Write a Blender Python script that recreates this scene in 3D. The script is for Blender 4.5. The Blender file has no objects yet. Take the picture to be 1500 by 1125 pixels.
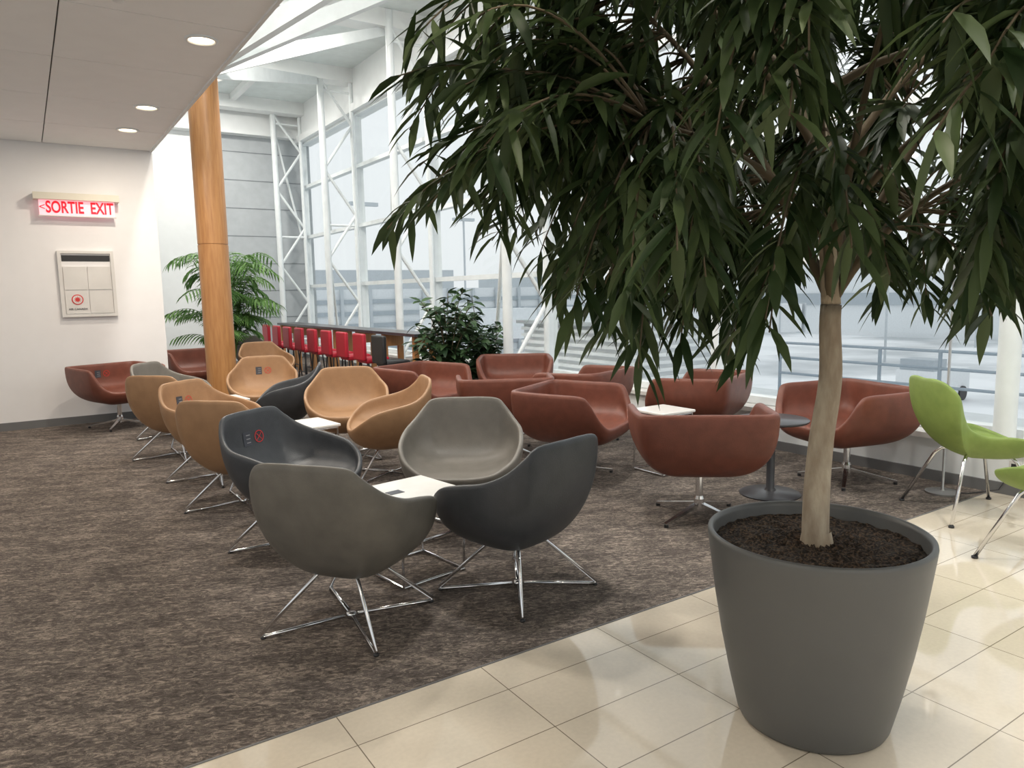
import bpy, bmesh, math, random
from mathutils import Matrix, Vector
from mathutils.bvhtree import BVHTree
random.seed(7)
SC=bpy.context.scene
COL=bpy.context.collection
# ------------------------------------------------------------------ materials
def new_mat(name):
    m=bpy.data.materials.new(name); m.use_nodes=True
    nt=m.node_tree; return m,nt,nt.nodes['Principled BSDF']
def setc(b,col,rough=.5,metal=0,spec=.5):
    b.inputs['Base Color'].default_value=(*col,1); b.inputs['Roughness'].default_value=rough
    b.inputs['Metallic'].default_value=metal; b.inputs['Specular IOR Level'].default_value=spec
def noisy(name,c1,c2,scale=8,rough=.5,metal=0,bump=0,bscale=None,stretch=(1,1,1),spec=.5,detail=6,lo=.35,hi=.65):
    m,nt,b=new_mat(name); setc(b,c1,rough,metal,spec)
    tc=nt.nodes.new('ShaderNodeTexCoord'); mp=nt.nodes.new('ShaderNodeMapping'); mp.inputs['Scale'].default_value=stretch
    n=nt.nodes.new('ShaderNodeTexNoise'); n.inputs['Scale'].default_value=scale; n.inputs['Detail'].default_value=detail
    r=nt.nodes.new('ShaderNodeValToRGB'); r.color_ramp.elements[0].position=lo; r.color_ramp.elements[1].position=hi
    r.color_ramp.elements[0].color=(*c1,1); r.color_ramp.elements[1].color=(*c2,1)
    L=nt.links.new
    L(tc.outputs['Object'],mp.inputs[0]); L(mp.outputs[0],n.inputs['Vector']); L(n.outputs['Fac'],r.inputs[0]); L(r.outputs[0],b.inputs['Base Color'])
    if bump:
        n2=nt.nodes.new('ShaderNodeTexNoise'); n2.inputs['Scale'].default_value=bscale or scale*5; n2.inputs['Detail'].default_value=4
        L(mp.outputs[0],n2.inputs['Vector']); bp=nt.nodes.new('ShaderNodeBump'); bp.inputs['Strength'].default_value=bump; bp.inputs['Distance'].default_value=.01
        L(n2.outputs['Fac'],bp.inputs['Height']); L(bp.outputs[0],b.inputs['Normal'])
    return m
def v(c,f): return tuple(min(1,x*f) for x in c)
def plain(name,c,rough=.5,metal=0,spec=.5,var=.93,scale=6,bump=0): return noisy(name,v(c,var),c,scale,rough,metal,bump,None,(1,1,1),spec)
def emis(name,c,s):
    m,nt,b=new_mat(name); setc(b,c,.5); b.inputs['Emission Color'].default_value=(*c,1); b.inputs['Emission Strength'].default_value=s; return m
M={}
M['wall']=plain('wall_paint',(.80,.785,.78),.8,bump=.03,var=.98)
M['white']=plain('white_paint',(.82,.84,.84),.5,var=.97)
M['steel_white']=plain('white_steel',(.78,.82,.83),.35)
M['ceil']=plain('ceiling_tile',(.92,.93,.93),.9,bump=.05,var=.98)
M['ceil_hi']=plain('ceiling_high_panel',(.74,.80,.80),.8)
M['groove']=plain('groove_dark',(.12,.12,.12),.8)
M['sidegroove']=plain('siding_joint',(.22,.24,.26),.8)
M['chrome']=plain('chrome',(.75,.75,.76),.15,1.0)
M['steel']=plain('brushed_steel',(.5,.5,.5),.35,1.0)
M['black']=plain('black_plastic',(.02,.02,.022),.45)
M['darktable']=plain('dark_laminate',(.045,.045,.05),.3)
M['tabletop']=plain('white_laminate',(.86,.85,.82),.22)
M['red']=plain('red_leather',(.42,.012,.03),.45)
M['tub']=noisy('rust_leather',(.142,.045,.028),(.175,.056,.035),14,.45,0,.12,160,(1,1,1),.4)
M['tan']=noisy('tan_leather',(.30,.172,.090),(.345,.20,.105),12,.5,0,.12,160,(1,1,1),.35)
M['taupe']=noisy('taupe_leather',(.15,.138,.12),(.175,.16,.14),12,.46,0,.12,160,(1,1,1),.4)
M['slate']=noisy('slate_leather',(.045,.049,.055),(.056,.060,.067),12,.42,0,.12,160,(1,1,1),.4)
M['olive']=noisy('olive_grey_leather',(.12,.112,.097),(.145,.135,.117),12,.46,0,.12,160,(1,1,1),.4)
M['green']=noisy('green_fabric',(.19,.27,.06),(.235,.32,.078),10,.55,0,.1,200)
M['pot']=plain('planter_grey',(.104,.105,.102),.42,bump=.02)
M['soil']=noisy('soil',(.012,.008,.005),(.16,.10,.06),110,.95,0,1.0,130,lo=.45,hi=.75)
M['bark']=noisy('bark',(.30,.23,.16),(.46,.39,.29),22,.8,0,.5,60,(1,1,.35))
M['twig']=plain('twig_bark',(.10,.075,.042),.8)
M['wood']=noisy('wood_veneer',(.37,.17,.058),(.46,.23,.085),7,.38,0,0,None,(6,6,.5))
M['label']=plain('label_dark',(.05,.055,.07),.4)
M['labelred']=plain('label_red',(.6,.03,.03),.4)
M['labelwhite']=plain('label_white',(.6,.6,.6),.4)
M['labelgrey']=plain('label_grey',(.3,.3,.31),.4)
M['cream']=plain('cream_metal',(.66,.62,.52),.5)
M['panelw']=plain('panel_offwhite',(.68,.66,.63),.45)
M['basebd']=plain('baseboard_grey',(.16,.16,.16),.6)
M['siding']=plain('grey_siding',(.45,.48,.50),.6)
M['lamp']=emis('lamp_warm_glow',(1,.80,.55),9)
M['fillsoft']=emis('fill_soft_glow',(1,.90,.76),3)  # glow disc of the added high-ceiling fill fixtures
M['signglow']=emis('sign_pink_glow',(1,.50,.55),.7)
M['signred']=emis('sign_red_letters',(.85,.0,.02),.5)
M['tarmac']=noisy('tarmac_wet_snow',(.50,.53,.55),(.88,.90,.92),.10,.7,lo=.38,hi=.60)
M['bldg']=plain('hazed_building',(.54,.58,.61),.8)  # exterior tone lightened by hand, distance haze put into the colour
M['bldg2']=plain('hazed_building_pale',(.76,.79,.81),.8)  # palest exterior tone, haze painted in as well
M['bldg3']=plain('hazed_building_glass',(.40,.45,.49),.5)  # glass bands paled by the same painted haze
M['rail']=plain('rail_blue_grey',(.28,.34,.40),.5)
M['roofm']=plain('roof_membrane',(.72,.75,.76),.8)
M['orange']=plain('cone_orange',(.85,.16,.03),.5)
def leafmat(name,a,b_,tr):
    m,nt,b=new_mat(name); setc(b,a,.5,0,.3)
    g=nt.nodes.new('ShaderNodeNewGeometry'); r=nt.nodes.new('ShaderNodeValToRGB')
    r.color_ramp.elements[0].color=(*a,1); r.color_ramp.elements[1].color=(*b_,1)
    nt.links.new(g.outputs['Random Per Island'],r.inputs[0]); nt.links.new(r.outputs[0],b.inputs['Base Color'])
    t=nt.nodes.new('ShaderNodeBsdfTranslucent'); nt.links.new(r.outputs[0],t.inputs[0])
    mx=nt.nodes.new('ShaderNodeMixShader'); mx.inputs[0].default_value=tr
    out=nt.nodes['Material Output']; nt.links.new(b.outputs[0],mx.inputs[1]); nt.links.new(t.outputs[0],mx.inputs[2]); nt.links.new(mx.outputs[0],out.inputs[0]); return m
M['leaf']=leafmat('ficus_leaf',(.018,.038,.012),(.072,.105,.038),.2)
M['palmleaf']=leafmat('palm_leaf',(.05,.13,.03),(.17,.32,.09),.3)
M['rubber']=leafmat('rubber_leaf',(.016,.042,.018),(.065,.12,.05),.1)
def carpet():
    m,nt,b=new_mat('carpet_mottled'); setc(b,(.1,.09,.08),.95,0,.1); L=nt.links.new
    tc=nt.nodes.new('ShaderNodeTexCoord'); mp0=nt.nodes.new('ShaderNodeMapping'); mp0.inputs['Rotation'].default_value=(0,0,.45)
    mp=nt.nodes.new('ShaderNodeMapping'); mp.inputs['Scale'].default_value=(1,2.2,1)
    n=nt.nodes.new('ShaderNodeTexNoise'); n.inputs['Scale'].default_value=24; n.inputs['Detail'].default_value=10; n.inputs['Roughness'].default_value=.85; n.inputs['Distortion'].default_value=1.0
    n3=nt.nodes.new('ShaderNodeTexNoise'); n3.inputs['Scale'].default_value=4; n3.inputs['Detail'].default_value=4
    a=nt.nodes.new('ShaderNodeMath'); a.operation='MULTIPLY_ADD'; a.inputs[1].default_value=.20
    r=nt.nodes.new('ShaderNodeValToRGB'); e=r.color_ramp.elements
    e[0].position=.49; e[0].color=(.062,.053,.048,1); e[1].position=.72; e[1].color=(.40,.335,.28,1)
    e2=e.new(.60); e2.color=(.130,.110,.098,1)
    L(tc.outputs['Object'],mp0.inputs[0]); L(mp0.outputs[0],mp.inputs[0]); L(mp.outputs[0],n.inputs[0]); L(mp.outputs[0],n3.inputs[0])
    L(n3.outputs[0],a.inputs[0]); L(n.outputs[0],a.inputs[2]); L(a.outputs[0],r.inputs[0]); L(r.outputs[0],b.inputs['Base Color'])
    n2=nt.nodes.new('ShaderNodeTexNoise'); n2.inputs['Scale'].default_value=350; L(tc.outputs['Object'],n2.inputs[0])
    bp=nt.nodes.new('ShaderNodeBump'); bp.inputs['Strength'].default_value=.5; bp.inputs['Distance'].default_value=.01; L(n2.outputs[0],bp.inputs['Height']); L(bp.outputs[0],b.inputs['Normal'])
    return m
M['carpet']=carpet()
def tile():
    m,nt,b=new_mat('cream_tile'); setc(b,(.6,.55,.45),.045,0,.75); L=nt.links.new
    tc=nt.nodes.new('ShaderNodeTexCoord'); mp=nt.nodes.new('ShaderNodeMapping'); mp.inputs['Location'].default_value=(-.785,-2.14,0)
    br=nt.nodes.new('ShaderNodeTexBrick'); br.offset=0; br.squash=1
    br.inputs['Scale'].default_value=1; br.inputs['Brick Width'].default_value=.585; br.inputs['Row Height'].default_value=.285
    br.inputs['Mortar Size'].default_value=.0020; br.inputs['Mortar Smooth'].default_value=.1
    br.inputs['Color1'].default_value=(.74,.66,.54,1); br.inputs['Color2'].default_value=(.71,.63,.51,1); br.inputs['Mortar'].default_value=(.24,.20,.15,1)
    n=nt.nodes.new('ShaderNodeTexNoise'); n.inputs['Scale'].default_value=60; n.inputs['Detail'].default_value=6
    mx=nt.nodes.new('ShaderNodeMixRGB'); mx.blend_type='MULTIPLY'; mx.inputs[0].default_value=.15
    L(tc.outputs['Object'],mp.inputs[0]); L(mp.outputs[0],br.inputs[0]); L(tc.outputs['Object'],n.inputs[0]); L(br.outputs[0],mx.inputs[1]); L(n.outputs[0],mx.inputs[2]); L(mx.outputs[0],b.inputs['Base Color'])
    return m
M['tile']=tile()
def glass():
    m=bpy.data.materials.new('window_glass'); m.use_nodes=True; nt=m.node_tree; nt.nodes.clear()
    o=nt.nodes.new('ShaderNodeOutputMaterial'); t=nt.nodes.new('ShaderNodeBsdfTransparent'); t.inputs[0].default_value=(.98,.985,.98,1)
    g=nt.nodes.new('ShaderNodeBsdfGlossy'); g.inputs['Roughness'].default_value=.02
    mx=nt.nodes.new('ShaderNodeMixShader'); mx.inputs[0].default_value=.03
    nt.links.new(t.outputs[0],mx.inputs[1]); nt.links.new(g.outputs[0],mx.inputs[2]); nt.links.new(mx.outputs[0],o.inputs[0]); return m
M['glass']=glass()
# ------------------------------------------------------------------ mesh builder
class MB:
    def __init__(s): s.v=[]; s.f=[]; s.m=[]; s.mats=[]
    def mi(s,k):
        if k not in s.mats: s.mats.append(k)
        return s.mats.index(k)
    def add(s,vs,fs,k):
        o=len(s.v); s.v+= [tuple(x) for x in vs]; i=s.mi(k)
        for f in fs: s.f.append(tuple(a+o for a in f)); s.m.append(i)
    def box(s,a,b,k):
        x0,y0,z0=a; x1,y1,z1=b
        s.add([(x0,y0,z0),(x1,y0,z0),(x1,y1,z0),(x0,y1,z0),(x0,y0,z1),(x1,y0,z1),(x1,y1,z1),(x0,y1,z1)],
              [(3,2,1,0),(4,5,6,7),(0,1,5,4),(1,2,6,5),(2,3,7,6),(3,0,4,7)],k)
    def beam(s,p0,p1,w,h,k,w1=None,h1=None):
        p0=Vector(p0);p1=Vector(p1); d=(p1-p0).normalized(); up=Vector((0,0,1))
        if abs(d.z)>.95: up=Vector((1,0,0))
        sd=d.cross(up).normalized(); u=sd.cross(d)
        w1=w1 or w; h1=h1 or h; vs=[]
        for p,a,b in ((p0,w,h),(p1,w1,h1)):
            for i,j in ((-1,-1),(1,-1),(1,1),(-1,1)): vs.append(p+sd*i*a/2+u*j*b/2)
        s.add(vs,[(3,2,1,0),(4,5,6,7),(0,1,5,4),(1,2,6,5),(2,3,7,6),(3,0,4,7)],k)
    def cyl(s,p0,p1,r0,k,r1=None,seg=12,cap=True):
        r1=r0 if r1 is None else r1
        p0=Vector(p0);p1=Vector(p1); d=(p1-p0).normalized(); up=Vector((0,0,1)) if abs(d.z)<.95 else Vector((1,0,0))
        a=d.cross(up).normalized(); b=a.cross(d); vs=[]
        for p,r in ((p0,r0),(p1,r1)):
            for i in range(seg):
                t=2*math.pi*i/seg; vs.append(p+a*math.cos(t)*r+b*math.sin(t)*r)
        fs=[(i,(i+1)%seg,seg+(i+1)%seg,seg+i) for i in range(seg)]
        if cap: fs+=[tuple(range(seg-1,-1,-1)),tuple(range(seg,2*seg))]
        s.add(vs,fs,k)
    def path(s,pts,r,k,r1=None,seg=8):
        r1=r if r1 is None else r1; n=len(pts); pts=[Vector(p) for p in pts]; vs=[]
        prev=None
        for i,p in enumerate(pts):
            d=((pts[min(i+1,n-1)]-pts[max(i-1,0)])).normalized()
            if prev is None:
                up=Vector((0,0,1)) if abs(d.z)<.9 else Vector((1,0,0)); a=d.cross(up).normalized()
            else: a=(prev-d*prev.dot(d)).normalized()
            prev=a; b=d.cross(a); rr=r+(r1-r)*i/(n-1)
            for j in range(seg):
                t=2*math.pi*j/seg; vs.append(p+a*math.cos(t)*rr+b*math.sin(t)*rr)
        fs=[(i*seg+j,i*seg+(j+1)%seg,(i+1)*seg+(j+1)%seg,(i+1)*seg+j) for i in range(n-1) for j in range(seg)]
        fs+=[tuple(range(seg-1,-1,-1)),tuple((n-1)*seg+j for j in range(seg))]
        s.add(vs,fs,k)
    def lathe(s,prof,k,seg=48,c=(0,0)):
        vs=[];n=len(prof)
        for r,z in prof:
            for j in range(seg):
                t=2*math.pi*j/seg; vs.append((c[0]+r*math.cos(t),c[1]+r*math.sin(t),z))
        fs=[(i*seg+j,i*seg+(j+1)%seg,(i+1)*seg+(j+1)%seg,(i+1)*seg+j) for i in range(n-1) for j in range(seg)]
        s.add(vs,fs,k)
    def mesh(s,name,smooth=False):
        me=bpy.data.meshes.new(name); me.from_pydata(s.v,[],s.f)
        for k in s.mats: me.materials.append(M[k])
        me.polygons.foreach_set('material_index',s.m)
        if smooth: me.polygons.foreach_set('use_smooth',[True]*len(s.f))
        me.update(); return me
    def obj(s,name,smooth=False,parent=None,loc=None):
        o=bpy.data.objects.new(name,s.mesh(name,smooth)); COL.objects.link(o)
        if parent: o.parent=parent
        if loc: o.location=loc
        return o
def smooth_angle(o,deg=40):
    me=o.data; me.polygons.foreach_set('use_smooth',[True]*len(me.polygons))
    try: me.set_sharp_from_angle(angle=math.radians(deg))
    except Exception: pass
def empty(name,loc,rot=0,sc=1):
    e=bpy.data.objects.new(name,None); e.location=loc; e.rotation_euler=(0,0,rot); e.scale=(sc,sc,sc); e.empty_display_size=.1; COL.objects.link(e); return e
def link(name,me,parent,loc=(0,0,0)):
    o=bpy.data.objects.new(name,me); COL.objects.link(o); o.parent=parent; o.location=loc; return o
def face(fx,fy): return math.atan2(-fx,fy)
# ------------------------------------------------------------------ room shell
ZC=3.22; ZH=5.75; XE=1.45; YL=10.0; XB=5.55; XG=5.75; YEND=17.6; YC=2.34
b=MB(); b.box((-6,-4,-.1),(XG+.2,YC,0),'tile'); b.obj('floor')
b=MB(); b.box((-6,YC,-.1),(XG+.2,YEND+.1,.0),'carpet'); b.obj('floor_carpet')
b=MB(); b.box((-6,YC-.004,0),(XB,YC+.004,.003),'basebd'); b.obj('trim_1')
b=MB(); b.box((-6,YL,0),(XE,YL+.15,ZC+.02),'wall'); b.obj('wall_left')
b=MB(); b.box((-6,YL-.015,0),(XE,YL,.09),'basebd'); b.obj('baseboard_left')
b=MB(); b.box((-6.15,-4,0),(-6,YL+.15,.3),'wall'); b.box((-6.15,-4,2.95),(-6,YL+.15,ZC),'wall')
for k in range(8): b.box((-6.15,-4+k*2.0,.3),(-6,-3.85+k*2.0,2.95),'wall')  # gaps between piers are added openings, letting in fill for the ceiling
b.obj('wall_far_left')
b=MB(); b.box((-6.15,-4.15,0),(XG+.2,-4,.3),'wall'); b.box((-6.15,-4.15,2.95),(XG+.2,-4,ZH),'wall')
for k in range(6): b.box((-6.15+k*2.35,-4.15,.3),(-5.95+k*2.35,-4,2.95),'wall')  # rear gaps added to bring ambient light in from behind the camera
b.obj('wall_back')
b=MB(); b.box((XE-.12,YL+.15,0),(XE,YEND,ZH),'white'); b.obj('wall_passage')
b=MB(); b.box((XE-.1,-4,ZC+.15),(XE-.02,YL+.15,ZH),'white'); b.obj('wall_fascia')
b=MB(); b.box((XE-.12,YEND,0),(3.5,YEND+.15,ZH),'white')
b.box((3.5,YEND-.04,0),(XG+.2,YEND+.15,5.05),'siding')
for i in range(8): b.box((3.5,YEND-.048,.35+i*.62),(XG+.15,YEND-.04,.365+i*.62),'sidegroove')
b.box((2.9,YEND-.3,5.05),(XG+.2,YEND+.15,ZH),'white')
b.obj('wall_end')
b=MB()
xs=[-6,-4.47,-3.27,-2.07,-.87,.33,XE-.01]; ys=[-4,-3.1,-1.9,-.7,.5,1.7,2.9,4.1,5.3,6.5,7.7,8.9,YL]
b.box((-6,-4,ZC+.02),(XE-.01,YL+.15,ZC+.15),'groove')
g=.005
for i in range(len(xs)-1):
    for j in range(len(ys)-1): b.box((xs[i]+g,ys[j]+g,ZC),(xs[i+1]-g,ys[j+1]-g,ZC+.02),'ceil')
b.box((XE-.025,-4,ZC-.015),(XE,YL+.15,ZC+.17),'white')
b.obj('ceiling')
b=MB(); b.box((XE-.1,-4,ZH),(XG+.3,YEND+.15,ZH+.1),'ceil_hi')
for y in (1.5,4.7,7.8,10.95,14.05,17.0): b.box((XE,y-.17,ZH-.26),(XG-.1,y+.17,ZH),'white')
for x in (2.7,4.1): b.box((x-.06,-4,ZH-.12),(x+.06,YEND-.1,ZH),'white')
b.obj('ceiling_high')
b=MB(); b.box((XG-.12,-4,5.05),(XG+.25,YEND,ZH),'white'); b.box((XG-.18,-4,4.96),(XG+.25,YEND,5.1),'white'); b.obj('wall_right_header')
b=MB(); b.box((XB,-4,0),(XG+.2,YEND,.32),'white'); b.box((XB-.05,-4,.32),(XG+.2,YEND,.36),'panelw'); b.obj('wall_right_ledge')
b=MB(); b.box((XB-.016,-4,0),(XB,YEND,.08),'basebd'); b.obj('baseboard_right')
YM=[17.45,14.1,10.95,7.8,5.0,2.15,-1.0,-4.0]
for i in range(len(YM)-1):
    y1,y0=YM[i],YM[i+1]; b=MB()
    b.box((XG-.07,y1-.09,.36),(XG+.07,y1,4.98),'steel_white')
    for z in (.40,1.68,2.82,3.96,4.95): b.box((XG-.065,y0,z-.035),(XG+.065,y1-.09,z+.035),'steel_white')
    b.box((XG,y0+.001,.42),(XG+.006,y1-.092,4.93),'glass')
    b.obj('window_%d'%(i+1))
for y in (17.1,13.95,10.8,7.65):
    b=MB(); b.cyl((5.0,y,0),(5.0,y,ZH-.02),.062,'steel_white',seg=20); b.cyl((5.60,y,.37),(5.60,y,ZH-.02),.042,'steel_white',seg=16)
    zs=[.45,1.3,2.15,3.0,3.85,4.7,5.5]
    for k in range(len(zs)-1):
        xa,xb=(5.0,5.60) if k%2==0 else (5.60,5.0)
        b.cyl((xa,y,zs[k]),(xb,y,zs[k+1]),.028,'steel_white',seg=12)
    for z in (.45,2.8,5.3): b.cyl((5.0,y,z),(5.60,y,z),.024,'steel_white')
    b.cyl((5.0,y,0),(5.0,y,.02),.11,'steel_white',seg=24)
    b.cyl((5.0,y,5.2),(5.62,y+1.5 if y<17 else y+.3,2.84),.026,'steel_white')
    if y<17: b.cyl((5.0,y,2.6),(5.62,y+1.3,.5),.026,'steel_white')
    o=b.obj('steel_truss_post'); smooth_angle(o)
b=MB(); b.cyl((5.60,2.3,.36),(5.60,2.3,ZH-.02),.07,'steel_white',seg=24); smooth_angle(b.obj('steel_post'))
CX,CY=2.10,10.1
b=MB(); b.lathe([(0,0),(.22,0),(.22,.04),(.185,.05),(.185,2.12),(.178,2.122),(.178,2.132),(.185,2.134),(.185,4.25),(.0,4.25)],'wood',48,(CX,CY))
b.cyl((CX,CY,4.25),(CX,CY,4.6),.13,'steel_white',seg=24)
for tx,ty in ((5.0,10.95),(5.0,14.05),(5.0,7.8),(3.4,14.05),(4.6,5.0)):
    b.beam((CX,CY,4.3),(tx,ty,5.48),.10,.24,'steel_white',.08,.13)
o=b.obj('wood_column_with_roof_struts'); smooth_angle(o)
def downlight(x,y,p=26):
    b=MB(); b.lathe([(.108,ZC+.001),(.11,ZC-.012),(.09,ZC-.014),(.084,ZC-.001)],'white',32); b.lathe([(.084,ZC-.001),(.05,ZC-.0005),(0,ZC-.0005)],'lamp',32)
    o=b.obj('recessed_downlight',True,loc=(x,y,0))
    l=bpy.data.lights.new('downlight_lamp','AREA'); l.shape='DISK'; l.size=.15; l.energy=p; l.color=(1,.88,.74)
    lo=bpy.data.objects.new('lamp_light',l); COL.objects.link(lo); lo.parent=o; lo.location=(0,0,ZC-.02)
for x,y in ((1.18,5.6),(1.11,7.76),(1.07,8.86),(-1.7,4.6),(-1.7,7.7),(-1.7,.9),(1.1,.9),(1.1,-2.4)): downlight(x,y)  # first three are fixtures in view, the rest unseen and added for fill
def hi_fill(x,y,p=110):  # added fill fixtures that lift the dark floor under the high ceiling
    b=MB(); b.lathe([(.22,ZH),(.22,ZH-.1),(.19,ZH-.11),(.19,ZH-.07)],'white',32); b.lathe([(.19,ZH-.07),(.1,ZH-.07),(0,ZH-.07)],'fillsoft',32)
    o=b.obj('added_fill_lamp',True,loc=(x,y,0)); l=bpy.data.lights.new('added_fill_lamp_light','AREA'); l.shape='DISK'; l.size=.36; l.energy=p; l.color=(1,.95,.88)
    lo=bpy.data.objects.new('lamp_light',l); COL.objects.link(lo); lo.parent=o; lo.location=(0,0,ZH-.12)
for x,y in ((2.0,-1.5),(4.5,.0),(2.0,3.2),(2.1,6.3),(3.4,9.3),(3.4,12.5),(3.4,15.5)): hi_fill(x,y)
b=MB(); b.lathe([(0,ZC-.02),(.03,ZC-.018),(.035,ZC-.001),(.045,ZC-.0005)],'white',20); b.obj('ceiling_sprinkler',True,loc=(.62,5.1,0))
# exit sign
ESX,ESZ=.22,2.41
b=MB(); b.box((ESX-.03,YL-.17,ESZ+.17),(ESX+.82,YL,ESZ+.245),'cream'); b.box((ESX+.02,YL-.11,ESZ),(ESX+.77,YL-.07,ESZ+.17),'signglow'); b.box((ESX+.01,YL-.115,ESZ-.012),(ESX+.78,YL-.065,ESZ),'panelw')
e=empty('exit_sign',(0,0,0)); b.obj('housing',parent=e)
def text(name,s,size,loc,mat,parent,rot=(math.pi/2,0,0),ext=.002,sx=1,bold=0):
    c=bpy.data.curves.new(name,'FONT'); c.body=s; c.size=size; c.extrude=ext; c.offset=bold; c.align_x='CENTER'; c.align_y='CENTER'
    o=bpy.data.objects.new(name,c); COL.objects.link(o); bpy.context.view_layer.update()
    me=bpy.data.meshes.new_from_object(o.evaluated_get(bpy.context.evaluated_depsgraph_get())); bpy.data.objects.remove(o)
    me.materials.clear(); me.materials.append(M[mat]); o=bpy.data.objects.new(name,me); COL.objects.link(o); o.parent=parent; o.location=loc; o.rotation_euler=rot; o.scale=(sx,1,1); return o
text('letters','SORTIE  EXIT',.18,(ESX+.42,YL-.115,ESZ+.085),'signred',e,sx=.64,bold=.004)
text('arrow','<',.11,(ESX+.05,YL-.115,ESZ+.085),'signred',e)
e=empty('wall_waste_panel',(0,0,0)); b=MB()
X0,X1,Z0,Z1=.37,.94,1.26,2.02; y0=YL
b.box((X0,y0-.05,Z0),(X0+.035,y0,Z1),'panelw');b.box((X1-.035,y0-.05,Z0),(X1,y0,Z1),'panelw');b.box((X0+.035,y0-.05,Z0),(X1-.035,y0,Z0+.03),'panelw');b.box((X0+.035,y0-.05,Z1-.03),(X1-.035,y0,Z1),'panelw')
b.box((X0+.03,y0-.025,Z0+.03),(X1-.03,y0,Z1-.03),'wall')
b.box((X0+.04,y0-.028,Z1-.12),(X1-.04,y0-.024,Z1-.05),'black')
for i in range(2):
    for j in range(2):
        xa=X0+.045+i*.245; za=Z0+.04+j*.275
        b.box((xa,y0-.038,za),(xa+.235,y0-.023,za+.265),'panelw')
b.obj('frame',parent=e)
b=MB(); ex,ez=X0+.165,Z0+.20
b.cyl((ex,y0-.038,ez),(ex,y0-.042,ez),.06,'labelred',seg=32); b.cyl((ex,y0-.042,ez),(ex,y0-.045,ez),.049,'panelw',seg=32)
pts=[]
for k in range(22):
    r=.04 if k%2==0 else .02; t=math.pi/2+2*math.pi*k/22; pts.append((ex+r*math.cos(t),y0-.046,ez+r*math.sin(t)))
b.add(pts,[tuple(range(22))],'labelred'); b.obj('emblem',parent=e)
text('caption','AIR CANADA',.032,(ex,y0-.041,Z0+.09),'label',e)
for y in (2.20,2.02):
    b=MB(); b.box((XB-.008,y-.035,.13),(XB,y+.035,.24),'panelw'); b.box((XB-.011,y-.02,.19),(XB-.007,y+.02,.222),'black'); b.box((XB-.011,y-.02,.145),(XB-.007,y+.02,.177),'black'); b.obj('power_outlet')
# ------------------------------------------------------------------ chairs
def catmull(P,n):
    out=[]; N=len(P)
    for i in range(N):
        p0,p1,p2,p3=[Vector(P[(i+k-1)%N]) for k in range(4)]
        for j in range(n):
            t=j/n; out.append(.5*((2*p1)+(-p0+p2)*t+(2*p0-5*p1+4*p2-p3)*t*t+(-p0+3*p1-3*p2+p3)*t**3))
    return out
def shell(name,half,zb,zi,no,ni,th,cy=0.0,mat='tan'):
    P=list(half)+[(-x,y,z) for x,y,z in reversed(half[1:-1])]
    rim=catmull(P,5); n=len(rim); vs=[]; rings=0; K=9
    def ring(fn):
        nonlocal rings
        for p in rim: vs.append(fn(p))
        rings+=1
    for k in range(1,K+1):
        a=math.pi/2*k/K; h=math.sin(a)**(2/no); w=1-max(0,math.cos(a))**(2/no)
        ring(lambda p:Vector((p.x*h, cy+(p.y-cy)*h, zb+(p.z-zb)*w)))
    def ins(p,t):
        d=Vector((p.x,p.y-cy,0)); l=d.length; return d.x*(l-t)/l, cy+d.y*(l-t)/l
    ring(lambda p:Vector((*ins(p,th*.2),p.z+.010))); ring(lambda p:Vector((*ins(p,th*.75),p.z+.012)))
    for k in range(K,0,-1):
        a=math.pi/2*k/K; h=math.sin(a)**(2/ni); w=1-max(0,math.cos(a))**(2/ni)
        def fn(p):
            x,y=ins(p,th); return Vector((x*h, cy+(y-cy)*h, zi+(max(p.z,zi)-zi)*w))
        ring(fn)
    fs=[]
    for i in range(rings-1):
        for j in range(n): fs.append((i*n+j,i*n+(j+1)%n,(i+1)*n+(j+1)%n,(i+1)*n+j))
    o0=len(vs); vs.append(Vector((0,cy,zb))); vs.append(Vector((0,cy,zi)))
    for j in range(n): fs.append((o0,(j+1)%n,j)); fs.append((o0+1,(rings-1)*n+j,(rings-1)*n+(j+1)%n))
    b=MB(); b.add(vs,fs,mat)
    return b.mesh(name,True)
loungehalf=[(0,-.315,.775),(.12,-.312,.775),(.22,-.30,.765),(.27,-.275,.72),(.325,-.21,.655),(.368,-.11,.61),(.376,.04,.58),(.366,.17,.545),(.32,.27,.48),(.22,.33,.42),(.11,.35,.40),(0,.355,.398)]
tubhalf=[(0,-.365,.705),(.20,-.365,.705),(.345,-.357,.705),(.41,-.31,.705),(.43,-.18,.70),(.44,.05,.695),(.44,.235,.69),(.425,.30,.655),(.37,.365,.52),(.28,.40,.445),(.14,.41,.43),(0,.412,.43)]
greenhalf=[(0,-.32,.86),(.12,-.315,.865),(.22,-.29,.84),(.265,-.24,.77),(.235,-.19,.65),(.20,-.12,.56),(.22,-.01,.52),(.265,.10,.525),(.28,.19,.51),(.235,.28,.475),(.12,.31,.455),(0,.315,.45)]
SH={}
for mt in ('tan','taupe','slate','olive'): SH[mt]=shell('lounge_shell_'+mt,loungehalf,.215,.385,2.15,3.0,.033,.01,mt)
SH['tub']=shell('tub_shell',tubhalf,.28,.42,2.8,4.4,.055,0,'tub')
SH['green']=shell('green_shell',greenhalf,.36,.44,2.1,3.2,.03,.04,'green')
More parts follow.
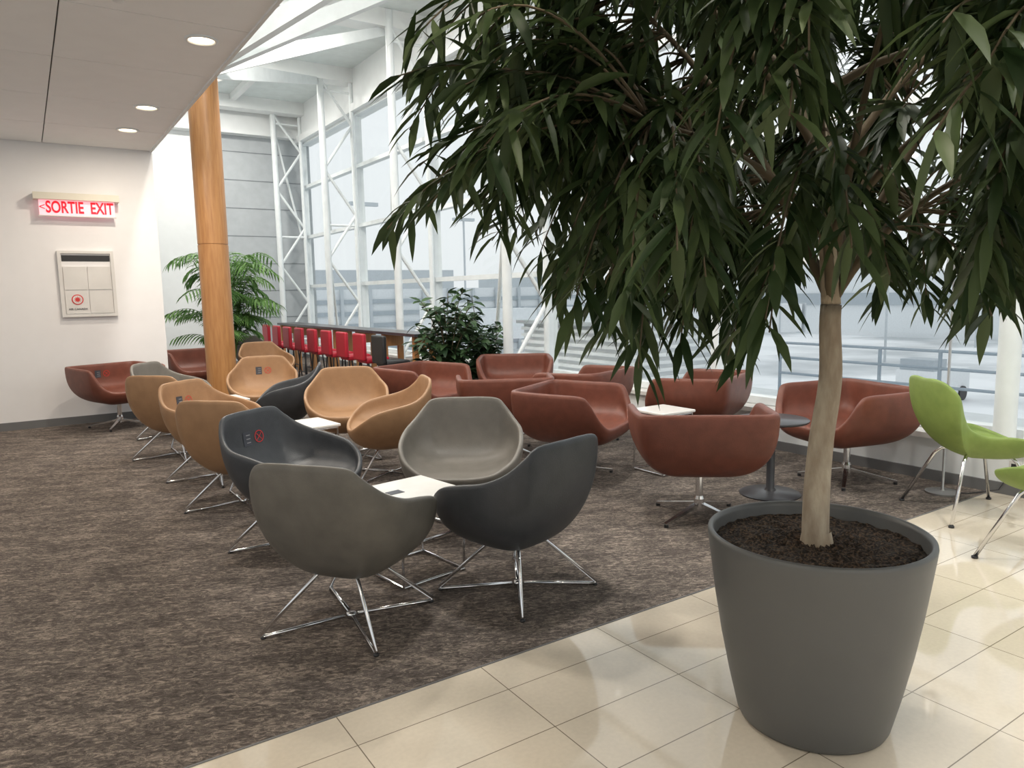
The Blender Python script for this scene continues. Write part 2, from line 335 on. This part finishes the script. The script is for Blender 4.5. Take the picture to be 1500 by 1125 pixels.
def legsA():
    b=MB(); r=.009
    for sx,sy in ((1,1),(1,-1),(-1,1),(-1,-1)):
        b.path([(sx*.06,.02+sy*.06,.30),(sx*.09,.02+sy*.09,.25),(sx*.275,.02+sy*.275,.02),(sx*.268,.02+sy*.268,.010),(sx*.25,.02+sy*.25,.010),(sx*.02,.02+sy*.02,.024)],r,'chrome')
        b.cyl((sx*.27,.02+sy*.27,0),(sx*.27,.02+sy*.27,.008),.012,'black')
    b.cyl((0,.02,.012),(0,.02,.036),.022,'chrome')
    return b.mesh('wire_legs',True)
LA=legsA()
def legsB():
    b=MB(); b.lathe([(0,.05),(.035,.055),(.032,.12),(.024,.14),(.024,.31),(.10,.315),(.10,.33),(0,.33)],'chrome',24)
    for k in range(4):
        t=math.pi/4+k*math.pi/2; c,s=math.cos(t),math.sin(t)
        b.beam((c*.02,s*.02,.085),(c*.34,s*.34,.022),.035,.022,'chrome',.022,.014); b.cyl((c*.33,s*.33,0),(c*.33,s*.33,.02),.014,'black')
    return b.mesh('swivel_base',False)
LB=legsB()
def legsG():
    b=MB()
    for sx,sy in ((1,1),(1,-1),(-1,1),(-1,-1)):
        b.path([(sx*.05,.03+sy*.05,.42),(sx*.13,.03+sy*.13,.40),(sx*.16,.03+sy*.16,.36),(sx*.29,.03+sy*.29,.01)],.011,'chrome'); b.cyl((sx*.29,.03+sy*.29,0),(sx*.29,.03+sy*.29,.012),.016,'black')
    return b.mesh('green_legs',True)
LG=legsG()
def sticker(me,parent,zc,w=.17,h=.085,xo=0):
    bv=BVHTree.FromPolygons([v_.co.copy() for v_ in me.vertices],[tuple(p.vertices) for p in me.polygons])
    b=MB()
    def pt(x,z,off):
        hit=bv.ray_cast(Vector((x,.15,z)),Vector((0,-1,0)))
        p,nn=hit[0],hit[1]
        if nn.y<0: nn=-nn
        return p+nn*off
    def patch(x0,z0,x1,z1,k,off):
        n=4; vs=[pt(x0+(x1-x0)*i/n,z0+(z1-z0)*j/n,off) for j in range(n+1) for i in range(n+1)]
        b.add(vs,[(j*(n+1)+i,j*(n+1)+i+1,(j+1)*(n+1)+i+1,(j+1)*(n+1)+i) for j in range(n) for i in range(n)],k)
    patch(xo+.02,zc-h/2,xo+w/2,zc+h/2,'label',.004)
    for q in range(3): patch(xo+.03,zc-.026+q*.022,xo+.062,zc-.021+q*.022,'labelgrey',.0055)
    cx=xo-.045; R=.037
    vs=[];n=28
    for i in range(n):
        t=2*math.pi*i/n
        vs.append(pt(cx+R*math.cos(t),zc+R*math.sin(t),.005)); vs.append(pt(cx+R*.86*math.cos(t),zc+R*.86*math.sin(t),.005))
    b.add(vs,[(2*i,2*((i+1)%n),2*((i+1)%n)+1,2*i+1) for i in range(n)],'labelred')
    for sg in (1,-1):
        a=.020; t=.003
        vs=[pt(cx-a-t,zc-sg*a,.005),pt(cx-a+t,zc-sg*a,.005),pt(cx+a+t,zc+sg*a,.005),pt(cx+a-t,zc+sg*a,.005)]
        b.add(vs,[(0,1,2,3)],'labelred')
    b.obj('distancing_sticker',parent=parent)
def chair(nm,x,y,fx,fy,sh,lg,lgn,st=None):
    e=empty(nm,(x,y,0),face(fx,fy)); o=link('shell',SH[sh],e); s=o.modifiers.new('s','SUBSURF'); s.levels=1; s.render_levels=1
    link(lgn,lg,e)
    if st: sticker(SH[sh],e,st)
def lounge(x,y,fx,fy,mt,st=False): chair('lounge_chair',x,y,fx,fy,mt,LA,'legs',.62 if st else None)
def tub(x,y,fx,fy,st=False): chair('tub_armchair',x,y,fx,fy,'tub',LB,'swivel_base',.60 if st else None)
def green(x,y,fx,fy): chair('green_armchair',x,y,fx,fy,'green',LG,'legs')
lounge(1.10,3.03,.78,.62,'olive')
lounge(1.93,2.88,-.24,.97,'slate')
lounge(2.16,3.84,-.42,-.62,'taupe')
lounge(1.23,4.22,.48,-.72,'slate',True)
lounge(1.17,5.26,.60,.6,'tan')
lounge(1.20,6.22,.50,-.65,'tan',True)
lounge(2.38,6.33,-.30,-.75,'tan')
lounge(2.40,5.42,-.85,.25,'tan')
lounge(1.08,7.30,.60,.6,'tan')
lounge(1.24,8.42,.6,-.55,'taupe')
lounge(2.14,7.26,-.8,.3,'slate')
lounge(2.14,8.24,-.25,-.8,'tan',True)
lounge(2.92,11.0,.1,-.9,'tan')
lounge(3.28,12.9,.3,-.8,'taupe')
tub(.82,9.44,.35,-.85,True)
tub(2.02,11.3,.1,-.9)
tub(3.42,6.87,.35,-.85,True)
tub(4.70,7.06,-.5,-.75)
tub(3.56,5.52,.45,.8)
tub(3.50,4.46,.45,-.80,True)
tub(4.42,5.45,-.3,.9)
tub(4.92,4.44,-.35,.85)
tub(3.50,3.16,.60,.75)
tub(5.05,3.12,-.9,.25)
green(4.90,2.20,.80,-.55)
green(4.36,1.44,.1,.95)
def square_table(x,y,rot=0,h=.44,w=.42,card=False):
    e=empty('side_table',(x,y,0),rot); b=MB(); a=w/2
    b.box((-a,-a,h-.022),(a,a,h),'tabletop'); o=b.obj('top',parent=e); mo=o.modifiers.new('b','BEVEL'); mo.width=.006; mo.segments=2
    b=MB(); c=a-.02
    for sx,sy in ((1,1),(1,-1),(-1,1),(-1,-1)): b.cyl((sx*c,sy*c,.008),(sx*c,sy*c,h-.022),.007,'chrome')
    for z in (.010,h-.03):
        for p,q in (((-c,-c),(c,-c)),((c,-c),(c,c)),((c,c),(-c,c)),((-c,c),(-c,-c))): b.cyl((*p,z),(*q,z),.007,'chrome')
    b.obj('frame',parent=e)
    if card: b=MB(); b.box((-.14,-.03,h),(-.06,.03,h+.002),'label'); b.obj('table_card',parent=e)
square_table(1.61,3.42,.15,card=True); square_table(1.80,5.75,.1,card=True); square_table(1.60,7.76,.1); square_table(4.20,4.18,.0,.5,.36); square_table(4.04,6.28,.0,w=.36)
def round_table(x,y,h=.54,r=.25):
    e=empty('round_table',(x,y,0)); b=MB(); b.lathe([(0,0),(.205,0),(.21,.008),(.19,.018),(.04,.03),(.028,.05),(.028,h-.03),(.06,h-.022),(r-.01,h-.02),(r,h-.012),(r,h-.004),(r-.006,h),(0,h)],'darktable',48)
    smooth_angle(b.obj('body',parent=e),35)
round_table(4.29,3.22)
e=empty('floor_lamp',(5.25,2.52,0)); b=MB(); b.lathe([(0,0),(.11,0),(.11,.012),(.015,.02),(.009,.03),(.009,1.62),(0,1.62)],'steel',24)
b.lathe([(.03,1.50),(.06,1.50),(.04,1.66),(.0,1.67)],'steel',24); smooth_angle(b.obj('body',parent=e))
b=MB(); b.path([(5.27,2.5,.01),(5.33,2.4,.008),(5.44,2.36,.008),(5.52,2.28,.03),(5.535,2.22,.16)],.004,'black'); b.obj('power_cable',True)
# ------------------------------------------------------------------ long counter & stools
e=empty('counter_table',(4.5,0,0)); b=MB(); b.box((-.2,8.85,.88),(.2,15.2,.92),'darktable')
for k in range(7):
    y=8.95+k*1.02
    b.box((-.16,y,0),(-.09,y+.07,.88),'wood'); b.box((.09,y,0),(.16,y+.07,.88),'wood'); b.box((-.09,y,.70),(.09,y+.07,.88),'wood')
b.obj('body',parent=e)
def rbox(b_name,a,c,k,parent,bev=.03):
    b=MB(); b.box(a,c,k); o=b.obj(b_name,parent=parent); m_=o.modifiers.new('b','BEVEL'); m_.width=bev; m_.segments=4; smooth_angle(o,60); return o
for k in range(9):
    col='red' if k else 'black'
    e=empty('bar_stool',(3.98,8.86+k*.66,0),face(1,0))
    rbox('seat',(-.17,-.17,.52),(.17,.18,.60),col,e); rbox('back',(-.19,-.22,.56),(.19,-.16,.93),col,e,.025)
    b=MB()
    for sx in (-1,1):
        for sy in (-1,1): b.cyl((sx*.14,sy*.14,.53),(sx*.18,sy*.18,0),.012,'black')
    b.cyl((-.165,.165,.2),(.165,.165,.2),.009,'black'); b.cyl((-.165,-.165,.2),(.165,-.165,.2),.009,'black')
    b.obj('legs',parent=e)
# ------------------------------------------------------------------ big ficus in planter
PX,PY=2.13,1.41
e=empty('potted_ficus_tree',(PX,PY,0))
b=MB(); b.lathe([(0,0),(.222,0),(.237,.006),(.244,.02),(.272,.14),(.300,.28),(.323,.42),(.339,.54),(.348,.61),(.351,.636),(.349,.646),(.342,.650),(.334,.646),(.330,.632),(.324,.585),(.31,.55)],'pot',96)
b.obj('planter',True,parent=e)
b=MB(); vs=[];fs=[];NR=26;NS=72
for i in range(NR+1):
    for j in range(NS):
        r=.331*i/NR; t=2*math.pi*j/NS; vs.append((r*math.cos(t),r*math.sin(t),.60+random.uniform(-.006,.008)+.012*(1-i/NR)))
for i in range(NR):
    for j in range(NS): fs.append((i*NS+j,i*NS+(j+1)%NS,(i+1)*NS+(j+1)%NS,(i+1)*NS+j))
b.add(vs,fs,'soil'); b.obj('soil',parent=e)
def bez(p,q,r,n=12): return [p*(1-t)**2+q*2*t*(1-t)+r*t*t for t in [i/n for i in range(n+1)]]
V=Vector
wood=MB(); limbs=[]
tr=catmull([(0,0,.59),(-.012,.0,.75),(.02,.01,.95),(.035,-.005,1.15),(.03,0,1.35),(.05,.0,1.5)],6)[:26]
wood.path(tr,.045,'bark',.032,14); wood.cyl((0,0,.58),(-.004,0,.65),.058,'bark',.045,14,False)
top=tr[-1]
st2=bez(tr[15],tr[15]+V((.05,.02,.2)),V((.16,.10,1.8)),12); wood.path(st2,.026,'bark',.018,10)
st3=bez(top,top+V((-.03,0,.2)),V((-.10,-.02,2.0)),12); wood.path(st3,.03,'bark',.018,10)
hubs=[(top,.024),(st2[7],.02),(st2[-1],.018),(st3[5],.02),(st3[-1],.018)]
for i in range(18):
    h,_=hubs[i%len(hubs)]; t=2*math.pi*i/18+random.uniform(-.2,.2); R=random.uniform(.5,.9); z=random.uniform(1.7,2.6)
    end=V((R*math.cos(t),R*math.sin(t),z)); mid=h.lerp(end,.5)+V((-.1*math.cos(t),-.1*math.sin(t),.1))
    pth=bez(h,mid,end,12); wood.path(pth,.016,'twig',.006,7); limbs.append(pth)
leaves=MB()
def leaf(acc,base,dr,L,W,droop,k):
    side=dr.cross(V((0,0,1)))
    if side.length<.05: side=V((1,0,0))
    side.normalize(); side=(side+V((random.uniform(-.6,.6),random.uniform(-.6,.6),random.uniform(-.5,.5)))); side=(side-dr*side.dot(dr)).normalized()
    p=base.copy(); dd=dr.normalized(); vs=[]; T=(0,.22,.5,.78); WW=(.12,.85,1.0,.55); last=0
    for t,w in zip(T,WW):
        p=p+dd*(t-last)*L; last=t; dd=(dd+V((0,0,-droop))).normalized()
        s2=(side-dd*side.dot(dd)).normalized(); nn=s2.cross(dd)
        vs+= [p-s2*W*w*.5+nn*W*w*.13, p.copy(), p+s2*W*w*.5+nn*W*w*.13]
    p=p+dd*(1-last)*L; vs.append(p)
    fs=[]
    for i in range(3):
        a=i*3; fs+=[(a,a+1,a+4,a+3),(a+1,a+2,a+5,a+4)]
    fs+=[(9,10,12),(10,11,12)]
    acc.add(vs,fs,k)
def Rz(z):
    tab=[(1.1,.5),(1.25,.75),(1.45,1.0),(1.75,1.22),(2.1,1.22),(2.5,1.12),(2.9,.9),(3.1,.5)]
    for (a,ra),(c,rc) in zip(tab,tab[1:]):
        if a<=z<=c: return ra+(rc-ra)*(z-a)/(c-a)
    return .4
NB=450; i=0
while i<NB:
    z=random.uniform(1.20,2.85); t=random.uniform(0,2*math.pi); R=Rz(z)*math.sqrt(random.uniform(.12,1))
    # the skirt of the crown hangs lower on the seating side than on the walkway side
    side_=math.cos(t)*(-.835)+math.sin(t)*.55
    if z<1.38-.17*max(0,side_): continue
    if i>=NB-16:   # a few long outlying shoots on the seating side
        t=math.atan2(.55,-.835)+random.uniform(-.7,.7); z=random.uniform(1.65,2.2); R=random.uniform(1.2,1.38)
    # crown is pruned back where it overhangs the walkway
    if V((PX+R*math.cos(t),PY+R*math.sin(t))).length<1.45: continue
    i+=1
    tip=V((R*math.cos(t),R*math.sin(t),z))
    best=min((p for l in limbs for p in l[3:]),key=lambda p:(p-tip).length+abs(random.gauss(0,.08)))
    mid=best.lerp(tip,.6)+V((0,0,.13+random.uniform(0,.1)))
    pth=bez(best,mid,tip+V((0,0,-.02)),10); wood.path(pth,.005,'twig',.0022,5)
    m=random.randint(23,31)
    for q in range(m):
        u=.3+.7*(q+random.random()*.6)/m; u=min(u,1); idx=min(int(u*10),9); fr=u*10-idx; base=pth[idx].lerp(pth[idx+1],fr)
        tg=(pth[idx+1]-pth[idx]).normalized(); az=random.uniform(0,2*math.pi)
        dr=(tg*.9+V((math.cos(az),math.sin(az),random.uniform(-.45,.5)))).normalized()
        leaf(leaves,base,dr,random.uniform(.13,.205),random.uniform(.022,.033),random.uniform(.08,.28),'leaf')
wood.obj('trunk_and_branches',True,parent=e); leaves.obj('foliage',True,parent=e)
# ------------------------------------------------------------------ areca palm
def palm(x,y,h=1.25,n=26,spread=.75,seed=1):
    random.seed(seed); e=empty('potted_palm',(x,y,0)); b=MB(); b.lathe([(0,0),(.16,0),(.22,.36),(.20,.36),(.19,.32),(0,.32)],'pot',32); smooth_angle(b.obj('planter',parent=e))
    s=MB(); l=MB()
    for i in range(n):
        t=2*math.pi*i/n*3.3+random.uniform(-.3,.3); H=h*random.uniform(.3,1.0); R=spread*random.uniform(.35,1)
        p=V((.05*math.cos(t),.05*math.sin(t),.3)); q=V((R*.25*math.cos(t),R*.25*math.sin(t),.35+H*1.15)); r=V((R*math.cos(t),R*math.sin(t),.3+H*.88))
        pth=bez(p,q,r,18); s.path(pth,.008,'palmleaf',.002,5)
        for k in range(5,19):
            for sd in (-1,1):
                tg=(pth[min(k+1,18)]-pth[k-1]).normalized(); sv=tg.cross(V((0,0,1))).normalized()*sd
                dr=(sv*.8+tg*.6+V((0,0,.1))).normalized(); L=.32*math.sin(math.pi*(k-2)/19)+.06
                leaf(l,pth[k],dr,L,.030,.3,'palmleaf')
    s.obj('stems',True,parent=e); l.obj('fronds',True,parent=e)
palm(2.76,12.5,2.02,64,.98,3)
def rubber(x,y,h,spread,n,seed):
    random.seed(seed); e=empty('potted_rubber_plant',(x,y,0)); b=MB(); b.lathe([(0,0),(.15,0),(.19,.34),(.17,.34),(.16,.30),(0,.30)],'pot',32); smooth_angle(b.obj('planter',parent=e))
    s=MB(); l=MB()
    for i in range(n):
        t=random.uniform(0,2*math.pi); R=spread*math.sqrt(random.uniform(.05,1)); H=random.uniform(.5,h)*(1-.25*R/spread)
        pth=bez(V((0,0,.3)),V((R*.3*math.cos(t),R*.3*math.sin(t),H*.8)),V((R*math.cos(t),R*math.sin(t),H)),10); s.path(pth,.009,'twig',.004,5)
        for k in range(3,11):
            for _ in range(3):
                az=random.uniform(0,2*math.pi); dr=V((math.cos(az),math.sin(az),random.uniform(-.2,.7))).normalized()
                leaf(l,pth[k],dr,random.uniform(.13,.20),random.uniform(.055,.08),random.uniform(.05,.3),'rubber')
    s.obj('stems',True,parent=e); l.obj('foliage',True,parent=e)
rubber(4.36,8.05,1.88,.48,36,5); rubber(5.02,8.40,1.58,.46,36,6)
random.seed(11)
# ------------------------------------------------------------------ exterior
b=MB(); b.box((XG+.3,-150,-5.2),(500,600,-5),'tarmac'); b.obj('ground_tarmac')
b=MB(); b.box((XG+.2,-6,-.75),(12.5,24,-.6),'roofm'); b.box((12.3,-6,-5),(12.5,24,-.75),'bldg'); b.obj('lower_roof')
b=MB()
for z in (-.2,.1,.38): b.cyl((12.2,-6,z),(12.2,9,z),.025,'rail')
for k in range(16): b.cyl((12.2,-6+k,-.6),(12.2,-6+k,.38),.03,'rail')
b.obj('roof_railing')
b=MB(); b.box((7.4,8.0,-.6),(9.3,10.8,.90),'bldg2')
for k in range(12): b.beam((7.37,8.0,-.45+k*.115),(7.37,10.8,-.45+k*.115),.06,.05,'bldg2'); b.beam((7.4,7.97,-.45+k*.115),(9.3,7.97,-.45+k*.115),.06,.05,'bldg2')
b.box((7.3,7.9,.90),(9.4,10.9,.96),'bldg'); b.obj('rooftop_louver_unit')
b=MB()
b.box((14,70,-5),(62,86,2.0),'bldg2')
for k in range(5): b.box((13.9,69.8,-4.2+k*1.2),(62,70,-3.8+k*1.2),'bldg3')
for k in range(16): b.box((14+k*3,69.6,-5),(14.3+k*3,69.9,2.0),'bldg')
b.box((20,72,2.0),(40,82,4.0),'bldg'); b.box((48,72,2.0),(56,80,3.4),'bldg'); b.obj('terminal_building')
b=MB(); b.box((90,40,-5),(110,130,3),'bldg2'); b.box((89.7,40,-1),(90,130,.5),'bldg3'); b.box((92,60,3),(108,90,5),'bldg2'); b.box((130,-30,-5),(150,30,3),'bldg2'); b.box((129.7,-30,-1),(130,30,.5),'bldg3'); b.obj('hangar_building')
for (x,y) in ((24,58),(60,34),(80,36),(70,62),(38,66)):
    b=MB(); b.cyl((x,y,-5),(x,y,9),.1,'bldg'); b.box((x-1.2,y-.2,8.7),(x+1.2,y+.2,9),'bldg'); b.obj('light_mast')
b=MB(); b.beam((28,52,-1.0),(56,40,-1.2),2.4,2.4,'bldg2')
for k in range(14):
    t=k/13; b.beam((28+28*t-.06,52-12*t,-1.0-.2*t),(28+28*t+.06,52-12*t-.02,-1.0-.2*t),2.55,2.55,'bldg')
b.cyl((28,52,-5),(28,52,.6),2.0,'bldg2',seg=24); b.beam((49,43,-5),(49,43,-2.2),.6,.6,'bldg3'); b.cyl((48,42.5,-4.5),(50,43.5,-4.5),.5,'black'); b.obj('jet_bridge')
b=MB(); b.cyl((74,28,-1.6),(92,14,-1.6),1.7,'bldg2',seg=24); b.cyl((74,28,-1.6),(71.5,30,-2.0),1.7,'bldg2',.4,24); b.cyl((92,14,-1.6),(97,10,-.6),1.7,'bldg2',.3,24)
b.beam((94,12.4,-.6),(96.5,10.4,4.2),.3,3.2,'labelred',.3,1.6); b.beam((82,21,-2.4),(88,33,-1.6),.3,.3,'bldg',.3,.3); b.beam((82,21,-2.4),(74,10,-1.6),3.5,.3,'bldg',1.2,.2)
for x,y in ((76,26.5),(84,21.5),(85,19)): b.cyl((x,y,-5),(x,y,-3),.25,'black')
b.obj('airliner')
b=MB(); b.box((40,20,-4.6),(44,22,-3.2),'bldg2'); b.box((40.2,20.1,-3.2),(41.6,21.9,-2.6),'bldg3')
for x in (40.8,43.2): b.cyl((x,19.9,-4.6),(x,22.1,-4.6),.4,'black',seg=18)
b.obj('service_truck')
for x,y in ((33,23),(34,22),(35.5,21.2),(28,17.5),(37,14),(22,14)):
    b=MB(); b.box((-.3,-.3,0),(.3,.3,.05),'orange'); b.lathe([(.22,.05),(.15,.4),(.12,.55),(.04,.9),(0,.9)],'orange',16); b.lathe([(.151,.4),(.122,.55)],'labelwhite',16); b.obj('traffic_cone',loc=(x,y,-5))
# ------------------------------------------------------------------ world and portals
w=bpy.data.worlds.new('overcast'); SC.world=w; w.use_nodes=True; nt=w.node_tree; bg=nt.nodes['Background']
tc=nt.nodes.new('ShaderNodeTexCoord'); sp=nt.nodes.new('ShaderNodeSeparateXYZ'); r=nt.nodes.new('ShaderNodeValToRGB')
nt.links.new(tc.outputs['Generated'],sp.inputs[0]); nt.links.new(sp.outputs['Z'],r.inputs[0]); nt.links.new(r.outputs[0],bg.inputs[0])
r.color_ramp.elements[0].color=(.80,.84,.86,1); r.color_ramp.elements[1].color=(.85,.90,.93,1); r.color_ramp.elements[1].position=.4
bg.inputs['Strength'].default_value=1.1
def portal(name,mx,sx,sy):
    l=bpy.data.lights.new(name,'AREA'); l.shape='RECTANGLE'; l.size=sx; l.size_y=sy; l.cycles.is_portal=True
    o=bpy.data.objects.new(name,l); COL.objects.link(o); o.matrix_world=mx
portal('window_portal',Matrix.Translation((XG+.1,6.8,2.66))@Matrix(((0,0,1,0),(1,0,0,0),(0,1,0,0),(0,0,0,1))),21.5,4.6)
portal('back_fill_portal',Matrix.Translation((-.1,-4.1,1.6))@Matrix.Rotation(-math.pi/2,4,'X'),11.8,2.7)  # covers the added openings in the unseen rear wall
portal('left_fill_portal',Matrix.Translation((-6.1,3,1.6))@Matrix(((0,0,-1,0),(-1,0,0,0),(0,1,0,0),(0,0,0,1))),14,2.7)  # covers the added openings in the unseen left wall
# ------------------------------------------------------------------ camera
H=1.45; F=1075
pitch=math.atan(134.5/F); roll=math.radians(1.1); yaw=math.radians(-33.4)
R=Matrix.Rotation(yaw,3,'Z')@Matrix.Rotation(math.pi/2-pitch,3,'X')@Matrix.Rotation(-roll,3,'Z')
cam=bpy.data.cameras.new('camera'); co=bpy.data.objects.new('camera',cam); COL.objects.link(co)
cam.sensor_width=36; cam.lens=F/1500*36; cam.clip_end=1500; cam.clip_start=.05
co.matrix_world=Matrix.Translation((0,0,H))@R.to_4x4(); SC.camera=co
SC.view_settings.view_transform='Standard'
